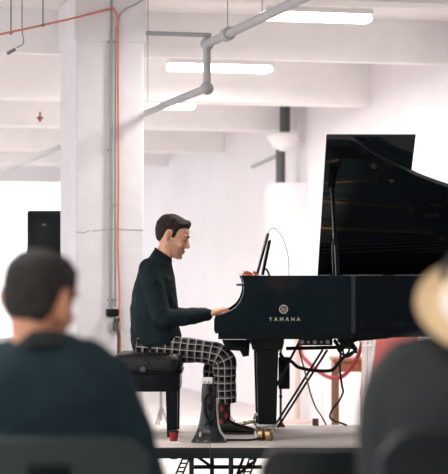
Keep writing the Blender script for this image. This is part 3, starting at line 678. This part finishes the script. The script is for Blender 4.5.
# ------------------------------------------------------------------ piano bench
bx0, bx1 = P(112, 0, 12.4).x, P(181.5, 0, 12.4).x; by0, by1 = 12.4, 13.15
zc1, zc0, zf0 = CZ - 79 * 12.4 / F, CZ - 98 * 12.4 / F, CZ - 117 * 12.4 / F
bench = thing('piano_bench', ((bx0 + bx1) / 2, 12.77, DECK), 'black padded leather piano bench under the player', 'bench')
cs = MB()
def cring(ins, z): return ringr(((bx0 + bx1) / 2, 12.775), (bx1 - bx0) / 2 - ins, (by1 - by0) / 2 - ins, z, 48, 9)
cs.rings([cring(.01, zc0), cring(.0, zc0 + .02), cring(-.004, zc0 + .05), cring(.004, zc1 - .022), cring(.03, zc1 - .006), cring(.1, zc1 + .0), cring(.18, zc1 + .002)])
cush = obj('cushion', cs, 'leather', bench, angle=60)
bt = MB()
for i in range(3): bt.ball((bx0 + .08 + i * .14, by0 - .002, (zc0 + zc1) / 2), (.012, .006, .012))
obj('button', bt, 'leather', cush)
obj('frame', MB().box((bx0 + .012, by0 + .015, zf0), (bx1 - .012, by1 - .015, zc0), .005), 'satin', bench)
obj('piping', MB().rings([cring(-.004, zc0 - .004), cring(-.006, zc0 + .002), cring(-.004, zc0 + .008)]), 'satin', bench)
for x in (bx0 + .02, bx1 - .02 - .078):
    for y in (by0 + .02, by1 - .095): obj('leg', MB().rings([[V((x + .008, y + .008, DECK)), V((x + .07, y + .008, DECK)), V((x + .07, y + .07, DECK)), V((x + .008, y + .07, DECK))], [V((x, y, zf0 + .01)), V((x + .074, y, zf0 + .01)), V((x + .074, y + .075, zf0 + .01)), V((x, y + .075, zf0 + .01))]]), 'satin', bench)
kn = P(143, 369, 12.4); obj('height_knob', MB().tube([kn + V((0, .02, 0)), kn - V((0, .02, 0))], .018, 14), 'dkgrey', bench)

# ------------------------------------------------------------------ people
def head_ring(z, xb, xf, hw, seg=28):
    out = []; cx = (xb + xf) / 2; rx = (xf - xb) / 2
    for j in range(seg):
        a = 2 * PI * j / seg; ca, sa = math.cos(a), math.sin(a)
        x = cx + rx * math.copysign(abs(ca) ** .9, ca); k = hw * (1 - .16 * max(0, ca) ** 2)
        out.append(V((x, k * math.copysign(abs(sa) ** .85, sa), z)))
    return out
HS = [(-.116, .062, .092, .012), (-.110, .046, .102, .024), (-.095, .02, .109, .037), (-.075, -.012, .109, .049), (-.055, -.045, .11, .059), (-.03, -.068, .11, .067), (-.005, -.08, .107, .072), (.012, -.086, .106, .074), (.032, -.09, .115, .075), (.06, -.09, .112, .076), (.085, -.08, .098, .07), (.105, -.062, .074, .057), (.118, -.035, .04, .036), (.123, -.01, .015, .015)]
def head_mb():
    m = MB().rings([head_ring(*s) for s in HS])
    m.tube([(.106, 0, .03), (.113, 0, .008), (.124, 0, -.012), (.131, 0, -.024)], [.008, .0088, .0105, .011], 12, round_ends=True)
    m.tube([(.108, 0, -.03), (.118, 0, -.033)], [.013, .009], 12, round_ends=True)
    for s in (-1, 1):
        m.ball((.113, s * .011, -.031), (.010, .008, .008))
        m.ball((.080, s * .036, -.026), (.024, .024, .024))
        m.ball((.099, s * .03, .032), (.013, .026, .009))
        m.ball((.0925, s * .031, .010), (.012, .015, .009))
        M3 = Matrix.Rotation(-.45 * s, 3, 'Z') @ Matrix.Rotation(-.2, 3, 'Y')
        m.ball((-.006, s * .084, .004), (.018, .010, .030), M3); m.ball((.0, s * .081, -.02), (.011, .009, .013), M3)
    m.ball((.112, 0, -.058), (.010, .021, .007)); m.ball((.110, 0, -.070), (.010, .019, .008)); m.ball((.1, 0, -.1), (.016, .02, .014))
    return m
def hl(x):
    pts = [(-.2, -.075), (-.085, -.07), (-.04, -.055), (-.025, -.01), (-.018, .03), (.012, .034), (.02, -.012), (.036, -.015), (.042, .03), (.06, .062), (.085, .074), (.13, .078)]
    for (a, b), (c, d) in zip(pts, pts[1:]):
        if a <= x <= c: return b + (d - b) * (x - a) / (c - a)
    return .078
def hair_mb(th=.016, quiff=.03, top=1.0):
    zs = [HS[2 + i * 0] for i in range(1)]
    dense = []
    for (s0, s1) in zip(HS[2:], HS[3:]):
        for k in range(4): dense.append([a + (b - a) * k / 4 for a, b in zip(s0, s1)])
    dense.append(list(HS[-1])); m = MB(); rs = []
    for s in dense:
        r = head_ring(*s, seg=56); o = []
        for p in r:
            k = max(0, min(1, (p.z - hl(p.x)) / .035 + .15)); k = k * k * (3 - 2 * k)
            d = V((p.x - .01, p.y, (p.z - .02) * 1.1)).normalized()
            t = th * (1 + .6 * max(0, d.z) * top) + quiff * max(0, (p.x - .05) / .06) * max(0, min(1, (p.z - .06) / .03))
            n_ = noise.noise(p * 45) * .0035
            o.append(p + d * (k * (t + n_) - .008))
        rs.append(o)
    return m.rings(rs)
def hand_mb(wr, fw, dn, sd, curl=.6, sp=.1):
    """wrist point, forward, down (palm side), side of the thumb"""
    fw, dn, sd = fw.normalized(), dn.normalized(), sd.normalized(); m = MB()
    m.tube([wr - fw * .02, wr + fw * .015, wr + fw * .05, wr + fw * .085], [(.027, .02), (.031, .019), (.041, .017), (.039, .014)], 16, up=sd, round_ends=True)
    for i, (o, L) in enumerate(((.031, .072), (.011, .081), (-.010, .075), (-.030, .058))):
        b = wr + fw * .08 + sd * o; a = sp * (1.2 - i * .8)
        d0 = (fw + sd * a * .8).normalized(); pts = [b - fw * .02, b]
        ang = -.15
        for seg_, dl in ((.45, .2), (.3, .75), (.25, .75)):
            ang += curl * dl * (1 + .08 * i); pts.append(pts[-1] + (d0 * math.cos(ang) + dn * math.sin(ang)) * L * seg_)
        m.tube(pts, [.0095, .0098, .0088, .0080, .0068], 10, round_ends=True)
    b = wr + fw * .025 + sd * .026; pts = [b, b + (fw * .7 + sd * .6 + dn * .25).normalized() * .035, b + (fw * .75 + sd * .55 + dn * .3).normalized() * .065, b + (fw * .85 + sd * .42 + dn * .42).normalized() * .088]
    m.tube(pts, [.015, .0115, .0098, .0078], 10, round_ends=True)
    return m
def slab(back, front, hw, seg=28, e=2.4):
    c = (back + front) / 2; d = (front - back) / 2; out = []
    for j in range(seg):
        a = 2 * PI * j / seg; ca, sa = math.cos(a), math.sin(a)
        out.append(c + d * math.copysign(abs(ca) ** (2 / e), ca) + SIDE * hw * math.copysign(abs(sa) ** (2 / e), sa))
    return out
def face_mats(o, Minv, stub=None, lip=None):
    me = o.data
    if stub: me.materials.append(M[stub]); me.materials.append(M[lip])
    off = WL[o.name]
    for p in me.polygons:
        q = Minv @ (p.center + off)
        if abs(q.y) < .09 and -.128 < q.z < .0 and q.x > .0 and not (q.z < -.075 and q.x < .03 + (-.075 - q.z) * .6):
            q.z += .006 * noise.noise(q * 90)
            if stub and ((q.x > .108 and -.079 < q.z < -.052 and abs(q.y) < .024)): p.material_index = 2
            elif stub and (q.z < -.048 - .0 * q.x or (q.x < .045 and q.x > .012 and q.z < -.01) or (q.z < -.03 and q.x < .075 - (q.z + .03) * .6 and q.x > .01) or (q.x > .1 and -.052 < q.z < -.043)): p.material_index = 1

# ---- the player
YP = 12.78; SIDE = V((0, 1, 0))
def pp(px, py, dy=0): return P(px, py, YP) + V((0, dy, 0))
Mh = Matrix.Translation(P(169.3, 236.5, YP)) @ Matrix.Rotation(math.radians(-5), 4, 'Z') @ Matrix.Rotation(math.radians(18), 4, 'Y') @ Matrix.Scale(1.04, 4)
player = thing('person', (pp(150, 0).x, YP, zc1), 'person in black shirt and plaid trousers seated at the piano playing', 'person')
body = head_mb().xf(Mh)
body.tube([pp(169, 241), pp(166, 250), pp(162, 259), pp(158, 268)], [.05, .054, .058, .07], 18, round_ends=True)
ts = [((152, 262), (170, 270), .12), ((143, 272), (171, 280), .165), ((137, 293), (172, 296), .17), ((136, 315), (174, 314), .155), ((137, 335), (176, 328), .15), ((139, 352), (178, 340), .155)]
body.rings([slab(pp(*a), pp(*b), h) for a, b, h in ts])
zkey = ZB + .05
arms = {}
for s in (-1, 1):
    sh = pp(152, 273, s * .17); el = pp(165 if s < 0 else 166, 318, s * .235 if s < 0 else .22); wr = pp(209 if s < 0 else 207, 315.5, s * .13 if s < 0 else .2)
    wr.z = zkey + .05
    arms[s] = (sh, el, wr)
    body.tube([sh, sh.lerp(el, .5), el, el.lerp(wr, .3), el.lerp(wr, .7), wr], [.05, .045, .04, .04, .032, .026], 14, round_ends=True)
    fw = V((.9, -.02 * s, .36)); body.merge(hand_mb(wr, fw, V((.36, 0, -.9)), V((0, -s, 0)), 1.25))
legs = {}
for s in (-1, 1):
    hip = pp(150, 347, s * .09)
    if s < 0: kn, an = pp(224.5, 356, -.13), pp(224, 411, -.11)
    else: kn, an = pp(217, 356, .15), pp(210, 412, .14)
    legs[s] = (hip, kn, an)
    body.tube([hip, hip.lerp(kn, .6), kn, kn.lerp(an, .4), an, an + V((0, 0, -.05))], [.075, .06, .05, .05, .034, .034], 14, round_ends=True)
bo = obj('body', body, 'skin', player); weld(bo, .0042, 3)
face_mats(bo, Mh.inverted(), 'stub', 'lip')
hairo = obj('hair', hair_mb().xf(Mh), 'hair', player); weld(hairo, .004, 1)
for s in (-1, 1):
    obj('eyebrow', MB().tube([Mh @ V((.116, s * .012, .030)), Mh @ V((.1125, s * .030, .036)), Mh @ V((.097, s * .053, .033))], [.004, .006, .0035], 8, round_ends=True), 'brow', player)
    obj('eyelashes', MB().tube([Mh @ V((.1035, s * .021, .008)), Mh @ V((.1045, s * .031, .006)), Mh @ V((.093, s * .045, .008))], [.0025, .0035, .0025], 8, round_ends=True), 'brow', player)
# shirt
sh = MB(); ss = [((153.5, 250), (171, 261), .062), ((151, 255), (172, 265), .095), ((145, 261), (173, 272), .16), ((138, 272), (174.5, 281), .2), ((132.5, 293), (177, 296), .2), ((130.5, 315), (178, 313), .185), ((131, 335), (179, 327), .18), ((132.5, 349), (181, 334), .185), ((140, 357), (181, 337), .175), ((146, 357.5), (176, 341), .15)]
sh.rings([slab(pp(*a), pp(*b), h) for a, b, h in ss])
for s in (-1, 1):
    a, e_, w_ = arms[s]
    p1 = [a + V((-.01, -s * .03, .02)), a + V((.0, s * .01, -.03)), a.lerp(e_, .45) + V((-.01, 0, 0)), a.lerp(e_, .8) + V((-.012, 0, 0)), e_ + V((-.005, 0, .002)), e_.lerp(w_, .22), e_.lerp(w_, .55), e_.lerp(w_, .85), w_ + V((-.012, 0, 0))]
    sh.tube(spline(p1, 3), [x for x in [.072, .072, .071, .07, .069, .068, .066, .065, .064, .064, .063, .062, .061, .06, .058, .056, .054, .052, .049, .047, .044, .042, .04, .039, .038]], 16, round_ends=True)
so = obj('shirt', sh, 'shirt', player); weld(so, .0075, 4, .006, .11)
for s in (-1, 1):
    w_ = arms[s][2]; obj('cuff', MB().tube([w_ + V((-.05, 0, .001)), w_ + V((-.004, 0, 0))], [.0405, .0395], 18), 'shirt', so)
col = MB().rings([[pp(162.3, 256.5) + V((.062 * math.cos(a) * 1.0, .066 * math.sin(a), -.028 * math.cos(a) - .014 * 1)) for a in [2 * PI * j / 24 for j in range(24)]], [pp(163.3, 252.5) + V((.054 * math.cos(a), .058 * math.sin(a), -.032 * math.cos(a))) for a in [2 * PI * j / 24 for j in range(24)]], [pp(163.3, 252.5) + V((.049 * math.cos(a), .053 * math.sin(a), -.034 * math.cos(a) - .002)) for a in [2 * PI * j / 24 for j in range(24)]], [pp(162.3, 256.5) + V((.052 * math.cos(a), .056 * math.sin(a), -.028 * math.cos(a) - .02)) for a in [2 * PI * j / 24 for j in range(24)]]])
obj('collar', col, 'shirt', so)
# trousers: pelvis and two legs in one mesh with cloth coordinates
tr = MB()
for s in (-1, 1):
    hip, kn, an = legs[s]
    if s < 0: path = [pp(138, 346, -.08), pp(150, 347, -.085), pp(172, 348.5, -.1), pp(192, 350, -.115), pp(208, 351.5, -.125), pp(219, 354.5, -.13), pp(224, 361, -.13), pp(224.5, 372, -.125), pp(224.5, 386, -.118), pp(225, 401.5, -.112)]
    else: path = [pp(138, 347, .08), pp(150, 348, .09), pp(172, 350, .11), pp(190, 351, .13), pp(203, 352.5, .145), pp(212, 355, .15), pp(216, 362, .15), pp(214.5, 374, .147), pp(212.5, 388, .143), pp(211.5, 404, .14)]
    rr = [.085, .088, .08, .074, .071, .072, .073, .071, .07, .071]
    sp_ = spline(path, 4); r2 = []
    for i in range(len(sp_)):
        k = i / 4; a = int(min(k, 8)); r2.append(rr[a] + (rr[a + 1] - rr[a]) * (k - a))
    tr.tube(sp_, r2, 24, per=.45)
tro = obj('trousers', tr, 'plaid', player, angle=70)
dm = tro.data
for v in dm.vertices:
    q = v.co; v.co = q + v.normal * (.007 * noise.noise(q * 14) + .006 * noise.noise(V((q.x * 22 + q.z * 30, q.y * 12, q.z * 8))))
for s in (-1, 1):
    hip, kn, an = legs[s]
    obj('sock', MB().tube([an + V((0, 0, .11)), an + V((0, 0, .03)), an + V((-.0, 0, -.03)), an + V((-.005, 0, -.07))], [.045, .041, .042, .046], 18, per=.28), 'argyle', player)
    ft = V((an.x + .0, an.y, DECK)); g = MB(); hz = an.z - DECK
    rs = []
    # heel to toe cross sections: x, half width, top height
    for x, hw, h in ((-.05, .012, .05), (-.056, .03, .075), (-.035, .036, .098), (.0, .038, .105), (.035, .041, .094), (.07, .044, .074), (.11, .048, .06), (.15, .046, .05), (.18, .036, .042), (.197, .016, .03)):
        ring = []
        for j in range(16):
            a = 2 * PI * j / 16; ca, sa = math.cos(a), math.sin(a)
            ring.append(V((ft.x + x, ft.y + hw * math.copysign(abs(ca) ** .8, ca), DECK + .012 + (h - .012) * (.5 + .5 * math.copysign(abs(sa) ** .8, sa)))))
        rs.append(ring)
    shoe = obj('shoe', MB().rings(rs), 'shoe', player, angle=60)
    sl = []
    for z in (0, .014): sl.append([V((ft.x + .068 + .137 * math.cos(a), ft.y + (.04 + .008 * math.cos(a)) * math.sin(a), DECK + z)) for a in [2 * PI * j / 28 for j in range(28)]])
    obj('sole', MB().rings(sl), 'sole', shoe)
    lc = MB()
    for k in range(4): x = .025 + k * .02; zz = DECK + .105 - k * .011; lc.tube(spline([(ft.x + x, ft.y - .02, zz - .005), (ft.x + x + .005, ft.y, zz + .003), (ft.x + x, ft.y + .02, zz - .005)], 3), .003, 6)
    lc.tube(spline([(ft.x + .03, ft.y - .01, DECK + .104), (ft.x + .045, ft.y - .04, DECK + .11), (ft.x + .06, ft.y - .045, DECK + .085)], 4), .0025, 6)
    obj('laces', lc, 'cable', shoe)

# ---- chairs and spectators
def chair(x, y, w_, zback, label, group, slot=True, m='dkplastic'):
    t = thing('stacking_chair', (x, y, 0), label, 'chair', group)
    h = w_ / 2
    b = MB(); rows = []
    N = 12
    for i in range(N + 1):
        k = i / N; xx = -h + w_ * k; cv = .03 * (1 - (2 * k - 1) ** 2); rnd = .05 * max(0, (abs(2 * k - 1) - .72) / .28) ** 2
        ring = [V((x + xx, y - cv - .012, .55 + rnd)), V((x + xx, y - cv - .03, zback - rnd)), V((x + xx, y - cv - .008, zback - rnd + .004)), V((x + xx, y - cv + .01, .55 + rnd))]
        rows.append(ring)
    b.rings(rows); bo_ = obj('backrest', b, m, t, angle=50)
    if slot: obj('handle_slot', MB().box((x - .055, y - .068, zback - .10), (x + .055, y - .052, zback - .062), .006), 'satin', bo_)
    obj('seat', MB().box((x - h, y, .43), (x + h, y + .43, .455), .012), m, t)
    for sx in (-1, 1):
        obj('leg', MB().tube([(x + sx * (h - .02), y - .02, .62), (x + sx * (h - .02), y + .02, .44), (x + sx * (h - .01), y - .06, .0)], .011, 8), 'dkgrey', t)
        obj('leg', MB().tube([(x + sx * (h - .02), y + .38, .44), (x + sx * (h - .01), y + .44, .0)], .011, 8), 'dkgrey', t)
    return t
def spectator(x, y, label, jm, skinm, hp, yaw, roll, pitch, zsh, hw, secs, hairm=None, sc=1.0, elo=.03, sdrop=.07):
    """secs: (z, back y, front y, half width) slices of the jacket, x/y: seat centre"""
    global SIDE
    SIDE = V((1, 0, 0))
    t = thing('person', (x, y, .46), label, 'person')
    Mh = Matrix.Translation(hp) @ Matrix.Rotation(math.radians(90 + yaw), 4, 'Z') @ Matrix.Rotation(math.radians(roll), 4, 'X') @ Matrix.Rotation(math.radians(pitch), 4, 'Y') @ Matrix.Scale(sc, 4)
    b = head_mb().xf(Mh)
    nk = V((x, y - .01, zsh + .03))
    b.tube([Mh @ V((-.015, 0, -.03)), (Mh @ V((-.03, 0, -.09))).lerp(nk, .4), nk, nk - V((0, 0, .1))], [.056, .06, .064, .09], 18, round_ends=True)
    b.rings([slab(V((x, y + yb + .03, z)), V((x, y + yf - .03, z)), h * .86) for z, yb, yf, h in secs])
    jk = MB(); jk.rings([slab(V((x, y + yb, z)), V((x, y + yf, z)), h) for z, yb, yf, h in secs])
    tz = MB()
    for s in (-1, 1):
        shp = V((x + s * (hw - .07), y, zsh - sdrop)); el = V((x + s * (hw + elo), y + .06, zsh - .38)); wr = V((x + s * .13, y + .27, .66))
        b.tube([shp, el, wr], [.05, .045, .03], 12, round_ends=True); b.merge(hand_mb(wr, V((-s * .5, .8, -.2)), V((0, 0, -1)), V((-s, .2, 0)), .5))
        jk.tube(spline([shp + V((-s * .06, 0, .03)), shp, shp.lerp(el, .5) + V((s * .025, 0, 0)), el, el.lerp(wr, .5), wr - (wr - el).normalized() * .02], 3), [.075, .078, .08, .08, .079, .078, .076, .074, .073, .072, .07, .066, .05, .058, .054, .05], 16, round_ends=True)
        hip = V((x + s * .09, y + .06, .54)); kn = V((x + s * .13, y + .5, .52)); an = V((x + s * .13, y + .5, .1))
        b.tube([hip, kn, an], [.07, .05, .035], 12, round_ends=True)
        b.tube([an, an + V((0, .02, -.05)), an + V((0, .14, -.06))], [.035, .036, .03], 12, round_ends=True)
        tz.tube(spline([hip + V((0, -.1, .01)), hip, kn + V((0, -.04, 0)), kn + V((0, .02, -.06)), an], 4), [.088] * 5 + [.085, .083, .08, .077] + [.072, .07, .07, .068] + [.066, .064, .063, .062], 16)
    bo = obj('body', b, skinm, t); weld(bo, .006, 3)
    jo = obj('jacket', jk, jm, t); weld(jo, .01, 5, .006, .16)
    obj('trousers', tz, 'trouser2', t)
    for s in (-1, 1):
        ax, ay = x + s * .13, y + .5
        obj('shoe', MB().rings([[V((ax + hw_ * math.cos(a), ay + yy, .005 + (h) * (.5 + .5 * math.sin(a)))) for a in [2 * PI * j / 14 for j in range(14)]] for yy, hw_, h in ((-.07, .015, .06), (-.06, .036, .09), (0, .045, .11), (.06, .048, .095), (.13, .05, .07), (.18, .04, .055), (.2, .015, .035))]), 'shoe', t)
    if hairm: weld(obj('hair', hair_mb(.011, .0, .5).xf(Mh), hairm, t), .005, 1)
    return t, Mh, jo
YL = 5.25; xl = P(45, 0, YL).x
lt, LM, lj = spectator(xl, YL, 'person in dark jacket seen from behind at lower left, short greying hair', 'jacket', 'skin2', P(36, 304, YL + .0), -26, 9, 2, P(0, 352, YL).z, .205,
    [(P(0, 334, YL).z, -.06, .05, .07), (P(0, 345, YL).z, -.08, .07, .10), (P(0, 357, YL).z, -.1, .09, .15), (P(0, 370, YL).z, -.115, .1, .19), (P(0, 400, YL).z, -.125, .12, .2), (.9, -.125, .13, .2), (.75, -.12, .14, .195), (.6, -.12, .15, .195), (.47, -.12, .16, .2)], 'hair2', 1.12)
obj('collar', MB().tube([(xl - .005, YL - .015, P(0, 352, YL).z), (xl - .008, YL - .005, P(0, 336, YL).z)], [(.09, .085), (.075, .07)], 24), 'puffer', lj)
YR = 4.3; xr = P(480, 0, YR).x
rt, RM, rj = spectator(xr, YR, 'person in charcoal jacket and straw hat seen from behind at right edge', 'puffer', 'skin2', V((xr, YR + .0, P(0, 306, YR).z)), 15, 0, 0, P(0, 356, YR).z, .235,
    [(P(0, 343, YR).z, -.07, .06, .085), (P(0, 350, YR).z, -.09, .08, .15), (P(0, 362, YR).z, -.12, .1, .19), (P(0, 385, YR).z, -.14, .12, .205), (P(0, 420, YR).z, -.15, .14, .215), (.9, -.15, .14, .22), (.75, -.14, .15, .21), (.6, -.13, .15, .2), (.47, -.13, .16, .2)], 'hair2', 1.0, -.07, .06)
# straw hat, tipped back
hc = V((P(492, 0, YR - .12).x, YR - .06, P(0, 314, YR).z + .01)); tilt = Matrix.Translation(hc) @ Matrix.Rotation(math.radians(4), 4, 'Y') @ Matrix.Rotation(math.radians(40), 4, 'X')
hat = MB().lathe([(.098, .0), (.12, -.004), (.145, -.002), (.155, .006), (.155, .011), (.145, .004), (.12, .002), (.1, .007), (.096, .05), (.088, .088), (.07, .1), (.03, .094), (.001, .092), (.001, .088), (.06, .09), (.085, .07), (.093, .03)], (0, 0, 0), 40).xf(tilt)
ho = obj('straw_hat', hat, 'straw', rt)
obj('hat_band', MB().lathe([(.1, .008), (.102, .012), (.098, .045), (.095, .05), (.09, .03)], (0, 0, 0), 40).xf(tilt), 'whiteband', ho)
chair(P(50, 0, 5.05).x, YL - .2, .5, CZ - 165 * 4.98 / F, 'grey plastic chair with a handle slot behind the person at lower left', 'stacking chairs in the audience')
chair(P(486, 0, 4.1).x, YR - .23, .44, CZ - 158 * 4.0 / F, 'dark chair under the spectator with the straw hat', 'stacking chairs in the audience', False, 'plastic')
chair(P(316, 0, 4.9).x, 4.95, .27, CZ - 174 * 4.9 / F, 'empty dark chair back at the bottom edge between the two spectators', 'stacking chairs in the audience', False, 'leather')
